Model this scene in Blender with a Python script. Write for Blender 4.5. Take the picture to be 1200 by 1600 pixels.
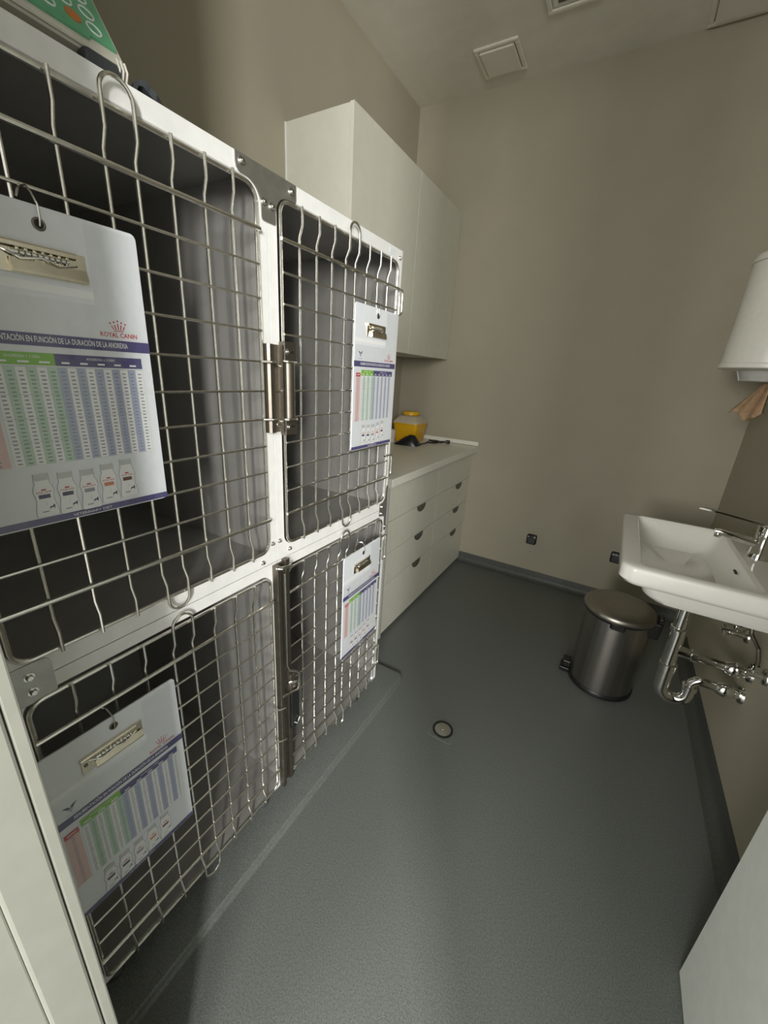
import bpy, bmesh, math, random
from mathutils import Vector, Matrix
random.seed(4)
for o in list(bpy.data.objects): bpy.data.objects.remove(o)
SC = bpy.context.scene
COL = SC.collection

# ------------------------------------------------------------------ camera
F_PX, HGT = 622.0, 1.35
vy = Vector((981-600, 606-800, F_PX)); vz = Vector((485-600, 2575-800, F_PX))
AY = vy.normalized(); zd = (vz - vz.dot(AY)*AY).normalized(); AZ = -zd
AX = AY.cross(AZ)
if AX.x < 0: AX = -AX
cam = bpy.data.objects.new('camera', bpy.data.cameras.new('camera')); COL.objects.link(cam)
cam.data.sensor_fit = 'VERTICAL'; cam.data.sensor_height = 36.0
cam.data.lens = 36.0*F_PX/1600.0; cam.data.clip_start = 0.01
right = Vector((AX.x, AY.x, AZ.x)); down = Vector((AX.y, AY.y, AZ.y)); fwd = Vector((AX.z, AY.z, AZ.z))
M = Matrix.Identity(4)
for i in range(3):
    M[i][0] = right[i]; M[i][1] = -down[i]; M[i][2] = -fwd[i]
M[2][3] = HGT
cam.matrix_world = M
SC.camera = cam

# ------------------------------------------------------------------ light
w = bpy.data.worlds.new('world'); SC.world = w; w.use_nodes = True
bg = w.node_tree.nodes['Background']
bg.inputs[0].default_value = (1.0, 0.98, 0.93, 1); bg.inputs[1].default_value = 1.7
def area(name, loc, target, sx, sy, power, color):
    l = bpy.data.lights.new(name, 'AREA'); l.shape = 'RECTANGLE'; l.size = sx; l.size_y = sy
    l.energy = power; l.color = color
    o = bpy.data.objects.new(name, l); COL.objects.link(o); o.location = loc
    o.rotation_euler = (Vector(target)-Vector(loc)).to_track_quat('-Z', 'Y').to_euler()
    return o
area('added_doorway_light', (1.08, -2.6, 2.05), (-0.6, 1.5, 1.2), 0.75, 1.0, 92, (1.0, 0.99, 0.95))  # added unseen source, aimed past the jamb so the near cages stay shaded
area('adjoining_room_side_window', (1.80, -2.35, 1.85), (-0.8, 1.6, 1.1), 0.30, 1.0, 150, (1.0, 0.99, 0.95))
area('adjoining_room_far_lamp', (-0.75, -2.8, 1.65), (0.5, 1.8, 0.9), 0.6, 0.8, 70, (1.0, 0.98, 0.93))
SC.view_settings.view_transform = 'Standard'; SC.view_settings.look = 'None'
SC.view_settings.gamma = 1.0; SC.view_settings.use_curve_mapping = False
SC.view_settings.exposure = 0.0

# ------------------------------------------------------------------ materials
MATS = {}
def mat(name, col, rough=0.5, metal=0.0, noise=0.0, nscale=60, bump=0.0, bscale=200, coat=0.0, stretch=None, alpha=1.0, trans=0.0, col2=None):
    m = bpy.data.materials.new(name); m.use_nodes = True; nt = m.node_tree; b = nt.nodes['Principled BSDF']
    b.inputs['Base Color'].default_value = (*col, 1); b.inputs['Roughness'].default_value = rough
    b.inputs['Metallic'].default_value = metal; b.inputs['Coat Weight'].default_value = coat
    b.inputs['Coat Roughness'].default_value = 0.08
    b.inputs['Transmission Weight'].default_value = trans; b.inputs['Alpha'].default_value = alpha
    tc = nt.nodes.new('ShaderNodeTexCoord'); mp = nt.nodes.new('ShaderNodeMapping')
    nt.links.new(tc.outputs['Object'], mp.inputs[0])
    if stretch: mp.inputs['Scale'].default_value = stretch
    if noise:
        n = nt.nodes.new('ShaderNodeTexNoise'); n.inputs['Scale'].default_value = nscale; n.inputs['Detail'].default_value = 4
        nt.links.new(mp.outputs[0], n.inputs[0])
        mx = nt.nodes.new('ShaderNodeMix'); mx.data_type = 'RGBA'
        c2 = col2 or tuple(c*(1-noise) for c in col); c1 = tuple(min(1, c*(1+noise*0.6)) for c in col) if not col2 else col
        mx.inputs[6].default_value = (*c1, 1); mx.inputs[7].default_value = (*c2, 1)
        rp = nt.nodes.new('ShaderNodeValToRGB'); rp.color_ramp.elements[0].position = 0.38; rp.color_ramp.elements[1].position = 0.62
        nt.links.new(n.outputs[0], rp.inputs[0]); nt.links.new(rp.outputs[0], mx.inputs[0]); nt.links.new(mx.outputs[2], b.inputs['Base Color'])
    if bump:
        n2 = nt.nodes.new('ShaderNodeTexNoise'); n2.inputs['Scale'].default_value = bscale; n2.inputs['Detail'].default_value = 3
        nt.links.new(mp.outputs[0], n2.inputs[0])
        bp = nt.nodes.new('ShaderNodeBump'); bp.inputs['Strength'].default_value = bump; bp.inputs['Distance'].default_value = 0.002
        nt.links.new(n2.outputs[0], bp.inputs['Height']); nt.links.new(bp.outputs[0], b.inputs['Normal'])
    MATS[name] = m; return m
mat('wall', (0.39, 0.36, 0.275), 0.75, noise=0.018, nscale=5, bump=0.12, bscale=350)
mat('ceiling', (0.78, 0.75, 0.66), 0.8, noise=0.03, nscale=10, bump=0.08, bscale=300)
mat('vinyl', (0.134, 0.146, 0.135), 0.5, noise=0.22, nscale=260, bump=0.25, bscale=420)
mat('frame_paint_shaded', (0.25, 0.254, 0.216), 0.5, noise=0.03, nscale=30)  # greige frame tone, base colour darkened to stand in for missing shade
mat('door_paint', (0.74, 0.77, 0.72), 0.45, noise=0.03, nscale=30, bump=0.06, bscale=260)
mat('laminate', (0.66, 0.65, 0.555), 0.35, noise=0.02, nscale=20)
mat('worktop', (0.78, 0.77, 0.68), 0.32, noise=0.04, nscale=90)
mat('edge_strip', (0.45, 0.45, 0.42), 0.4, noise=0.03)
mat('cage_white', (0.80, 0.80, 0.78), 0.38, noise=0.03, nscale=40)
mat('cage_inner', (0.32, 0.314, 0.295), 0.35, metal=0.25, noise=0.06, nscale=14)
mat('wire', (0.88, 0.86, 0.80), 0.24, metal=1.0, noise=0.08, nscale=90)
mat('clip_metal', (0.78, 0.71, 0.57), 0.25, metal=1.0, noise=0.06, nscale=70)
mat('skirting', (0.075, 0.08, 0.072), 0.5, noise=0.2, nscale=200)  # base colour darkened to hold the shade along the wall cove
mat('steel', (0.22, 0.197, 0.165), 0.48, metal=1.0, noise=0.08, nscale=60)
mat('plate_steel', (0.50, 0.49, 0.46), 0.42, metal=0.9, noise=0.06, nscale=50)
mat('chrome', (0.80, 0.80, 0.77), 0.07, metal=1.0, noise=0.02)
mat('brushed', (0.42, 0.40, 0.37), 0.3, metal=1.0, noise=0.18, nscale=40, stretch=(1, 1, 0.02))
mat('lid_steel', (0.36, 0.34, 0.30), 0.36, metal=1.0, noise=0.04)
mat('black_plastic', (0.012, 0.012, 0.012), 0.35, noise=0.1)
mat('dark_grey_plastic', (0.05, 0.055, 0.06), 0.5, noise=0.1)
mat('porcelain', (0.80, 0.79, 0.74), 0.12, noise=0.01, coat=0.6)
mat('dispenser_white', (0.70, 0.69, 0.62), 0.35, noise=0.02)
mat('dispenser_grey', (0.45, 0.45, 0.42), 0.35, noise=0.02)
mat('kraft', (0.40, 0.27, 0.16), 0.8, noise=0.1, nscale=60)
mat('yellow', (0.75, 0.42, 0.01), 0.35, noise=0.05)
mat('milky', (0.55, 0.48, 0.36), 0.4, noise=0.06)
mat('paper', (0.76, 0.79, 0.82), 0.35, coat=0.5, noise=0.015, bump=0.12, bscale=14)
mat('p_purple', (0.085, 0.075, 0.20), 0.35, coat=0.4, noise=0.03)
mat('p_navy', (0.045, 0.04, 0.11), 0.35, coat=0.4, noise=0.03)
mat('p_green', (0.22, 0.50, 0.05), 0.35, coat=0.4, noise=0.03)
mat('p_red', (0.55, 0.04, 0.05), 0.35, coat=0.4, noise=0.03)
mat('p_pink', (0.74, 0.50, 0.48), 0.35, coat=0.4, noise=0.03)
mat('p_lgreen', (0.50, 0.68, 0.54), 0.35, coat=0.4, noise=0.03)
mat('p_lblue', (0.42, 0.47, 0.62), 0.35, coat=0.4, noise=0.03)
mat('p_grey', (0.30, 0.31, 0.36), 0.35, coat=0.4, noise=0.03)
mat('p_lgrey', (0.56, 0.57, 0.57), 0.35, coat=0.4, noise=0.03)
mat('p_white', (0.85, 0.86, 0.86), 0.35, coat=0.4, noise=0.01)
mat('p_orange', (0.62, 0.22, 0.10), 0.4, noise=0.03)
mat('p_brown', (0.16, 0.07, 0.05), 0.4, noise=0.03)
mat('keypad_green', (0.12, 0.42, 0.22), 0.35, noise=0.05)
mat('device_cream', (0.62, 0.60, 0.52), 0.4, noise=0.02)
mat('orange', (0.62, 0.20, 0.04), 0.4, noise=0.04)
mat('recess', (0.10, 0.10, 0.09), 0.5, noise=0.05)

def film():
    m = bpy.data.materials.new('clear_film'); m.use_nodes = True; nt = m.node_tree
    for n in list(nt.nodes): nt.nodes.remove(n)
    out = nt.nodes.new('ShaderNodeOutputMaterial'); mx = nt.nodes.new('ShaderNodeMixShader'); tr = nt.nodes.new('ShaderNodeBsdfTransparent'); gl = nt.nodes.new('ShaderNodeBsdfGlossy')
    tr.inputs[0].default_value = (0.98, 0.98, 0.98, 1); gl.inputs['Roughness'].default_value = 0.15; mx.inputs[0].default_value = 0.07
    n = nt.nodes.new('ShaderNodeTexNoise'); n.inputs['Scale'].default_value = 22; tc = nt.nodes.new('ShaderNodeTexCoord'); bp = nt.nodes.new('ShaderNodeBump'); bp.inputs['Strength'].default_value = 0.5; bp.inputs['Distance'].default_value = 0.01
    nt.links.new(tc.outputs['Object'], n.inputs[0]); nt.links.new(n.outputs[0], bp.inputs['Height'])
    nt.links.new(bp.outputs[0], gl.inputs['Normal'])
    nt.links.new(tr.outputs[0], mx.inputs[1]); nt.links.new(gl.outputs[0], mx.inputs[2]); nt.links.new(mx.outputs[0], out.inputs[0])
    MATS['clear_film'] = m
film()

# ------------------------------------------------------------------ mesh helpers
def obj(name, bm, m, parent=None, smooth=False, loc=None):
    me = bpy.data.meshes.new(name)
    bmesh.ops.recalc_face_normals(bm, faces=bm.faces)
    bm.to_mesh(me); bm.free()
    for k in (m if isinstance(m, (list, tuple)) else [m]): me.materials.append(MATS[k])
    return meshobj(name, me, parent, smooth, loc)
def meshobj(name, me, parent=None, smooth=False, loc=None):
    if smooth:
        for p in me.polygons: p.use_smooth = True
        try: me.set_sharp_from_angle(angle=math.radians(40))
        except Exception: pass
    o = bpy.data.objects.new(name, me); COL.objects.link(o)
    if parent: o.parent = parent
    if loc is not None: o.location = loc
    elif parent and parent.get('_w'): o.location = -Vector(parent.location)
    return o
def thing(name, label, cat, loc=(0, 0, 0), group=None, local=False, rot=(0, 0, 0)):
    o = bpy.data.objects.new(name, None); COL.objects.link(o); o.location = loc; o.rotation_euler = rot
    o.empty_display_size = 0.05
    if not local: o['_w'] = 1       # children are written in world coordinates
    o['label'] = label; o['category'] = cat
    if group: o['group'] = group
    return o
def tag(o, label, cat, group=None):
    o['label'] = label; o['category'] = cat
    if group: o['group'] = group
    return o
def struct(o): o['kind'] = 'structure'; return o
def box(bm, x0, x1, y0, y1, z0, z1, bev=0.0, seg=2, mi=0):
    g = bmesh.ops.create_cube(bm, size=1.0)
    for v in g['verts']:
        v.co = Vector(((x0+x1)/2 + v.co.x*(x1-x0), (y0+y1)/2 + v.co.y*(y1-y0), (z0+z1)/2 + v.co.z*(z1-z0)))
    fs = set(f for v in g['verts'] for f in v.link_faces)
    for f in fs: f.material_index = mi
    if bev:
        es = set(e for v in g['verts'] for e in v.link_edges)
        bmesh.ops.bevel(bm, geom=list(es), offset=bev, segments=seg, profile=0.5, affect='EDGES', clamp_overlap=True, material=mi)
    return bm
def B(): return bmesh.new()
def tube(bm, pts, r, closed=False, n=8, caps=True, radii=None):
    pts = [Vector(p) for p in pts]; N = len(pts); rings = []
    up = None
    for i, p in enumerate(pts):
        a = pts[(i-1) % N] if (closed or i > 0) else p
        b = pts[(i+1) % N] if (closed or i < N-1) else p
        t = (b-a).normalized()
        if up is None:
            up = Vector((1, 0, 0)) if abs(t.x) < 0.9 else Vector((0, 0, 1))
        up = (up - up.dot(t)*t).normalized(); s = t.cross(up)
        rr = radii[i] if radii else r
        rings.append([bm.verts.new(p + rr*(math.cos(2*math.pi*k/n)*up + math.sin(2*math.pi*k/n)*s)) for k in range(n)])
    for i in range(N if closed else N-1):
        A, C = rings[i], rings[(i+1) % N]
        for k in range(n): bm.faces.new((A[k], A[(k+1) % n], C[(k+1) % n], C[k]))
    if caps and not closed:
        bm.faces.new(rings[0]); bm.faces.new(rings[-1][::-1])
    return bm
def arc(c, r, a0, a1, n, ax=(0, 1, 0), ay=(0, 0, 1)):
    c = Vector(c); ax = Vector(ax); ay = Vector(ay)
    return [c + r*(math.cos(a0+(a1-a0)*i/n)*ax + math.sin(a0+(a1-a0)*i/n)*ay) for i in range(n+1)]
def lathe(bm, prof, c=(0, 0, 0), axis='z', n=32, cap=True, sx=1.0, sy=1.0, mi=0):
    c = Vector(c); rings = []
    for r, h in prof:
        ring = []
        for k in range(n):
            a = 2*math.pi*k/n; u, v = r*math.cos(a)*sx, r*math.sin(a)*sy
            q = {'z': (u, v, h), 'x': (h, u, v), 'y': (u, h, v)}[axis]
            ring.append(bm.verts.new(c+Vector(q)))
        rings.append(ring)
    for A, C in zip(rings, rings[1:]):
        for k in range(n):
            f = bm.faces.new((A[k], A[(k+1) % n], C[(k+1) % n], C[k])); f.material_index = mi
    if cap:
        bm.faces.new(rings[0]).material_index = mi; bm.faces.new(rings[-1][::-1]).material_index = mi
    return bm
def rrect(cx, cy, hx, hy, r, n=6):
    out = []
    for qx, qy, a in ((1, 1, 0), (-1, 1, 90), (-1, -1, 180), (1, -1, 270)):
        for i in range(n+1):
            t = math.radians(a + 90*i/n)
            out.append((cx+qx*(hx-r)+r*math.cos(t), cy+qy*(hy-r)+r*math.sin(t)))
    return out
def loft(bm, loops, cap0=True, cap1=True):
    R = [[bm.verts.new(p) for p in L] for L in loops]; n = len(R[0])
    for A, C in zip(R, R[1:]):
        for k in range(n): bm.faces.new((A[k], A[(k+1) % n], C[(k+1) % n], C[k]))
    if cap0: bm.faces.new(R[0][::-1])
    if cap1: bm.faces.new(R[-1])
    return bm
def prism(bm, poly, h0, h1, plane='yz', mi=0):
    # poly: 2D outline; extruded along the remaining axis
    def P(a, b, h): return {'yz': (h, a, b), 'xy': (a, b, h), 'xz': (a, h, b)}[plane]
    A = [bm.verts.new(P(a, b, h0)) for a, b in poly]; C = [bm.verts.new(P(a, b, h1)) for a, b in poly]
    n = len(poly)
    for k in range(n): bm.faces.new((A[k], A[(k+1) % n], C[(k+1) % n], C[k])).material_index = mi
    bm.faces.new(A[::-1]).material_index = mi; bm.faces.new(C).material_index = mi
    return bm
def bolt(name, parent, p, r=0.005, d=(1, 0, 0), m='chrome'):
    bm = B(); d = Vector(d); p = Vector(p)
    tube(bm, [p, p+d*0.0012], r*1.45, n=14)
    tube(bm, [p+d*0.001, p+d*0.0045, p+d*0.006], r, n=12, radii=[r, r, r*0.75])
    return obj(name, bm, m, parent, smooth=True)

# ------------------------------------------------------------------ room shell
XL, XR, YB, YF, ZC = -1.478, 0.580, 2.782, 0.082, 2.90
YO = -0.25       # outer face of the door wall, deepened to shade the near cages
DX0, DX1, DZ = -0.40, 0.435, 2.60  # doorway head raised so more light reaches ceiling and back wall
bm = B(); box(bm, XL-0.1, XR+0.1, -3.2, YB+0.1, -0.1, 0.0); struct(obj('floor', bm, 'vinyl'))
bm = B(); box(bm, XL-0.1, XR+0.1, YO, YB+0.1, ZC, ZC+0.1); struct(obj('ceiling', bm, 'ceiling'))
bm = B(); box(bm, XL-0.1, XL, YO, YB+0.1, 0, ZC); struct(obj('wall_left', bm, 'wall'))
bm = B(); box(bm, XR, XR+0.1, YO, YB+0.1, 0, ZC); struct(obj('wall_right', bm, 'wall'))
bm = B(); box(bm, XL, XR, YB, YB+0.1, 0, ZC); struct(obj('wall_back', bm, 'wall'))
bm = B(); box(bm, XL, DX0-0.03, YO, YF, 0, ZC); box(bm, DX1+0.03, XR, YO, YF, 0, ZC); box(bm, DX0-0.03, DX1+0.03, YO, YF, DZ+0.03, ZC)
struct(obj('wall_front', bm, 'wall'))
# cove skirting
def skirt(name, p0, p1, inward):
    prof = [(0.0, 0.0), (0.045, 0.0), (0.045, 0.001), (0.03, 0.004), (0.018, 0.011), (0.010, 0.022), (0.006, 0.036), (0.004, 0.07), (0.003, 0.073), (0.0, 0.073)]
    bm = B(); p0 = Vector(p0); p1 = Vector(p1); iv = Vector(inward)
    loft(bm, [[p0+iv*a+Vector((0, 0, z)) for a, z in prof], [p1+iv*a+Vector((0, 0, z)) for a, z in prof]])
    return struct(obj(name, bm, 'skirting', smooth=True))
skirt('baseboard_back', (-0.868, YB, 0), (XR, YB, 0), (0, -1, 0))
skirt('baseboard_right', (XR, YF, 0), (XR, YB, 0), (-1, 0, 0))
# door frame: jamb lining with stop and architrave, each a trim
def jamb(name, x, s):
    r = struct(obj(name, box(B(), min(x, x+s*0.03), max(x, x+s*0.03), YO, 0.031, 0, DZ+0.0, 0.002), 'frame_paint_shaded'))
    p = obj('door_stop', box(B(), min(x-s*0.004, x+s*0.02), max(x-s*0.004, x+s*0.02), 0.031, 0.0705, 0, DZ, 0.003), 'frame_paint_shaded', r)
    q = obj('architrave', box(B(), min(x-s*0.002, x+s*0.02), max(x-s*0.002, x+s*0.02), 0.0712, YF+0.001, 0, DZ, 0.002), 'frame_paint_shaded', r)
    return r
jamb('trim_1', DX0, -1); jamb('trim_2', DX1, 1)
bm = B(); box(bm, DX0-0.03, DX1+0.03, YO, YF, DZ, DZ+0.03, 0.002); struct(obj('trim_3', bm, 'frame_paint_shaded'))
# open door leaf, swung against the right wall
d = struct(obj('door_1', box(B(), 0.420, 0.458, 0.09, 0.883, 0.006, 2.585, 0.0015), 'door_paint'))
hb = B(); lathe(hb, [(0.026, 0), (0.026, -0.006), (0.022, -0.009)], (0.420, 0.82, 1.02), 'x', 24); tube(hb, [(0.415, 0.82, 1.02), (0.375, 0.82, 1.02), (0.368, 0.81, 1.02), (0.368, 0.70, 1.02)], 0.009, n=12)
obj('door_handle', hb, 'steel', d, smooth=True)

# ceiling panels
def ceiling_panel(x0, x1, y0, y1, label, slot=False):
    t = thing('ceiling_panel', label, 'ceiling panel', ((x0+x1)/2, (y0+y1)/2, ZC), 'panels set in the ceiling')
    bm = B(); e = 0.022
    box(bm, x0, x1, y0, y0+e, ZC-0.012, ZC, 0.005); box(bm, x0, x1, y1-e, y1, ZC-0.012, ZC, 0.005)
    box(bm, x0, x0+e, y0+e, y1-e, ZC-0.012, ZC, 0.005); box(bm, x1-e, x1, y0+e, y1-e, ZC-0.012, ZC, 0.005)
    obj('frame', bm, 'ceiling', t)
    obj('plate', box(B(), x0+e+0.004, x1-e-0.004, y0+e+0.004, y1-e-0.004, ZC-0.018 if not slot else ZC-0.006, ZC, 0.003), 'ceiling', t)
    if slot: obj('slot', box(B(), x0+0.05, x1-0.03, y1-e-0.05, y1-e-0.028, ZC-0.009, ZC-0.004), 'recess', t)
ceiling_panel(-1.035, -0.812, 2.463, 2.692, 'small square ceiling panel near the wall above the white wall cabinet')
ceiling_panel(-0.665, -0.44, 2.19, 2.405, 'ceiling vent panel with a dark slot', True)
ceiling_panel(-0.045, 0.26, 2.44, 2.765, 'wide ceiling panel touching the back wall above the sink side')

# ------------------------------------------------------------------ plinth under the cages (vinyl covered)
bm = B()
yA, yE, xE, zP = YF, 1.392, -0.618, 0.020
prof = [(0.010, 0.0003), (0.005, 0.001), (0.002, 0.004), (0.0008, 0.010), (-0.0005, 0.016), (-0.003, 0.019), (-0.006, zP)]
loops = []
for o_, z in prof:
    rc = 0.022+o_
    cor = [(xE-0.022+rc*math.cos(math.pi/2*k/6), yE-0.022+rc*math.sin(math.pi/2*k/6), z) for k in range(7)]
    loops.append([(XL, yA, z), (xE+o_, yA, z)] + cor + [(XL, yE+o_, z)])
loft(bm, loops, False, True)
pl = obj('cage_plinth', bm, 'vinyl', smooth=True); struct(pl)
tag(pl, 'low grey vinyl covered plinth under the cages', 'plinth')

# ------------------------------------------------------------------ cages
XF = -0.684            # front face of cage panels
XBK = -1.462
DV = [0.058, 0.116, 0.174, None, 0.329, 0.387, 0.443]
LO0, LO1 = 0.231, 0.274
DW = 0.500
UP = dict(zb=0.912, zt=1.664, rods=[1.595-0.0599*i for i in range(11)])
LOW = dict(zb=0.094, zt=0.838, rods=[0.768-0.0602*i for i in range(11)])
WIRE_MESH = {}
def frame_panel(bm, y0, y1, z0, z1, h, r, x, t):
    hy0, hy1, hz0, hz1 = h
    inner = rrect((hy0+hy1)/2, (hz0+hz1)/2, (hy1-hy0)/2, (hz1-hz0)/2, r, 7)
    n = len(inner)//4; cor = [(y1, z1), (y0, z1), (y0, z0), (y1, z0)]
    lip = rrect((hy0+hy1)/2, (hz0+hz1)/2, (hy1-hy0)/2-0.0022, (hz1-hz0)/2-0.0022, r-0.002, 7)
    O = [bm.verts.new((x, a, b)) for a, b in cor]; OB = [bm.verts.new((x-t, a, b)) for a, b in cor]
    I0 = [bm.verts.new((x, a, b)) for a, b in inner]; I1 = [bm.verts.new((x-0.003, a, b)) for a, b in lip]
    IB = [bm.verts.new((x-t, a, b)) for a, b in lip]
    L = len(inner)
    for q in range(4):
        for i in range(q*n, q*n+n-1): bm.faces.new((O[q], I0[i], I0[i+1])); bm.faces.new((OB[q], IB[i+1], IB[i]))
        j = (q*n+n-1); k = (j+1) % L
        bm.faces.new((O[q], I0[j], I0[k], O[(q+1) % 4])); bm.faces.new((OB[q], OB[(q+1) % 4], IB[k], IB[j]))
        bm.faces.new((O[q], O[(q+1) % 4], OB[(q+1) % 4], OB[q]))
    for i in range(L):
        k = (i+1) % L
        bm.faces.new((I0[i], I1[i], I1[k], I0[k])); bm.faces.new((I1[i], IB[i], IB[k], I1[k]))
    return bm
def cage(label, y0, y1, z0, z1, d0, D, upper):
    t = thing('animal_cage', label, 'cage', (-1.07, (y0+y1)/2, z0), 'stacked animal cages')
    hz0 = D['zb']-0.006 if upper else z0+0.004
    hole = (d0-0.007, d0+DW+0.007, hz0, D['zt']+0.008)
    obj('front_frame', frame_panel(B(), y0, y1, z0, z1, hole, 0.030, XF, 0.006), 'cage_white', t)
    th = 0.004
    for yy in (y0, y1-th):
        obj('side_panel', box(B(), XBK, XF-0.006, yy, yy+th, z0, z1), 'cage_inner', t)
    obj('back_panel', box(B(), XBK, XBK+th, y0+th, y1-th, z0, z1), 'cage_inner', t)
    obj('top_panel', box(B(), XBK+th, XF-0.006, y0+th, y1-th, z1-th, z1), 'cage_inner', t)
    obj('floor_panel', box(B(), XBK+th, XF-0.006, y0+th, y1-th, z0, z0+0.012), 'cage_inner', t)
    # door: outer wire, then each wire
    xw = XF+0.003
    fr = [(xw, a, b) for a, b in rrect(d0+DW/2, (D['zb']+D['zt'])/2, DW/2, (D['zt']-D['zb'])/2, 0.024, 6)]
    door = obj('door', tube(B(), fr, 0.0036, True, 8), 'wire', t, smooth=True)
    key = 'u' if upper else 'l'
    xa, xb = xw-0.001, xw+0.0075     # behind the rods / in front of the frame wire
    zt, zb = D['zt'], D['zb']
    if key not in WIRE_MESH:
        pts = [(xb, 0, zt+0.004), (xb, 0, zt-0.03), (xa, 0, zt-0.052), (xa, 0, zb+0.052), (xb, 0, zb+0.030), (xb, 0, zb-0.004)]
        w1 = obj('vertical_wire', tube(B(), pts, 0.0028, n=8), 'wire', door, smooth=True); WIRE_MESH[key] = w1.data; bpy.data.objects.remove(w1)
        rr = tube(B(), [(0, 0.001, 0), (0, DW-0.001, 0)], 0.0024, n=8)
        w1 = obj('horizontal_wire', rr, 'wire', door, smooth=True); WIRE_MESH[key+'h'] = w1.data; bpy.data.objects.remove(w1)
        rr = tube(B(), [(0, -0.003, 0), (0, DW+0.003, 0)], 0.0040, n=8)
        w1 = obj('horizontal_bar', rr, 'wire', door, smooth=True); WIRE_MESH[key+'t'] = w1.data; bpy.data.objects.remove(w1)
    for dv in DV:
        if dv is not None: meshobj('vertical_wire', WIRE_MESH[key], door, loc=(0, d0+dv, 0))
    # closed loop wire = two verticals joined by U bends
    a, b = d0+LO0, d0+LO1; c = (a+b)/2; r = (b-a)/2
    L = [(xa, b, zb+0.052), (xa, b, zt-0.052), (xb+0.002, b, zt-0.03), (xb+0.003, b, zt+0.008)]
    L += arc((xb+0.003, c, zt+0.010), r, 0, math.pi, 10)
    L += [(xb+0.003, a, zt+0.008), (xb+0.002, a, zt-0.03), (xa, a, zt-0.052), (xa, a, zb+0.052), (xb+0.002, a, zb+0.03), (xb+0.003, a, zb-0.002)]
    L += arc((xb+0.003, c, zb-0.004), r, math.pi, 2*math.pi, 10)
    L += [(xb+0.003, b, zb-0.002), (xb+0.002, b, zb+0.03)]
    obj('loop_wire', tube(B(), L, 0.0030, True, 8), 'wire', door, smooth=True)
    for i, z in enumerate(D['rods']):
        thick = i in (0, 10)
        meshobj('horizontal_bar' if thick else 'horizontal_wire', WIRE_MESH[key+('t' if thick else 'h')], door, loc=(xa+(0.0068 if thick else 0.0052), d0, z))
    return t, door
y_mid = 0.6785
UL, dUL = cage('upper cage beside the door frame with a dark interior and a device on its top', 0.113, y_mid-0.001, 0.8745, 1.702, 0.147, UP, True)
UR, dUR = cage('upper cage beside the wall cabinet with a bright grey interior', y_mid+0.001, 1.240, 0.8745, 1.702, 0.711, UP, True)
LL, dLL = cage('lower cage standing beside the door frame below the device topped cage', 0.113, y_mid-0.001, 0.082, 0.8725, 0.147, LOW, False)
LR, dLR = cage('lower cage beside the base cabinet with a tall latch post', y_mid+0.001, 1.240, 0.082, 0.8725, 0.709, LOW, False)
# adjustable feet under the lower cages
for t, ys in ((LL, (0.17, 0.62)), (LR, (0.74, 1.135))):
    for y in ys:
        for x in (-0.725, -1.40):
            bm = B(); lathe(bm, [(0.020, zP), (0.021, zP+0.008), (0.015, zP+0.013), (0.007, zP+0.014), (0.007, zP+0.034), (0.014, zP+0.034), (0.014, 0.0825)], (x, y, 0), 'z', 18)
            obj('foot', bm, 'dark_grey_plastic' if x > -1 else 'steel', t, smooth=True)
# frame bolts
for t, ps in ((UL, [(0.662, 0.927), (0.628, 0.887)]), (UR, [(0.686, 0.927), (0.722, 0.893), (1.222, 1.680)])):
    for y, z in ps: bolt('bolt', t, (XF, y, z), 0.004)
obj('sticker', box(B(), XF, XF+0.0006, 1.160, 1.186, 1.679, 1.694), 'paper', UR)

# hinge loops at the far side of the right hand doors, wire staples
def hinge_loop(door, y, z0, z1):
    x = XF+0.008
    pts = [(x, y-0.02, z1), (x, y+0.020, z1)] + arc((x, y+0.020, z1-0.010), 0.010, math.pi/2, 0, 4) + [(x, y+0.030, z0+0.010)] + arc((x, y+0.020, z0+0.010), 0.010, 0, -math.pi/2, 4) + [(x, y+0.012, z0), (x, y+0.012, z1-0.02)]
    obj('hinge_loop', tube(B(), pts, 0.0030, n=8), 'wire', door, smooth=True)
for z0, z1 in ((1.525, 1.595), (1.0, 1.075)): hinge_loop(dUR, 1.211, z0, z1)
for z0, z1 in ((0.665, 0.768), (0.166, 0.265)): hinge_loop(dLR, 1.209, z0, z1)

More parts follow.
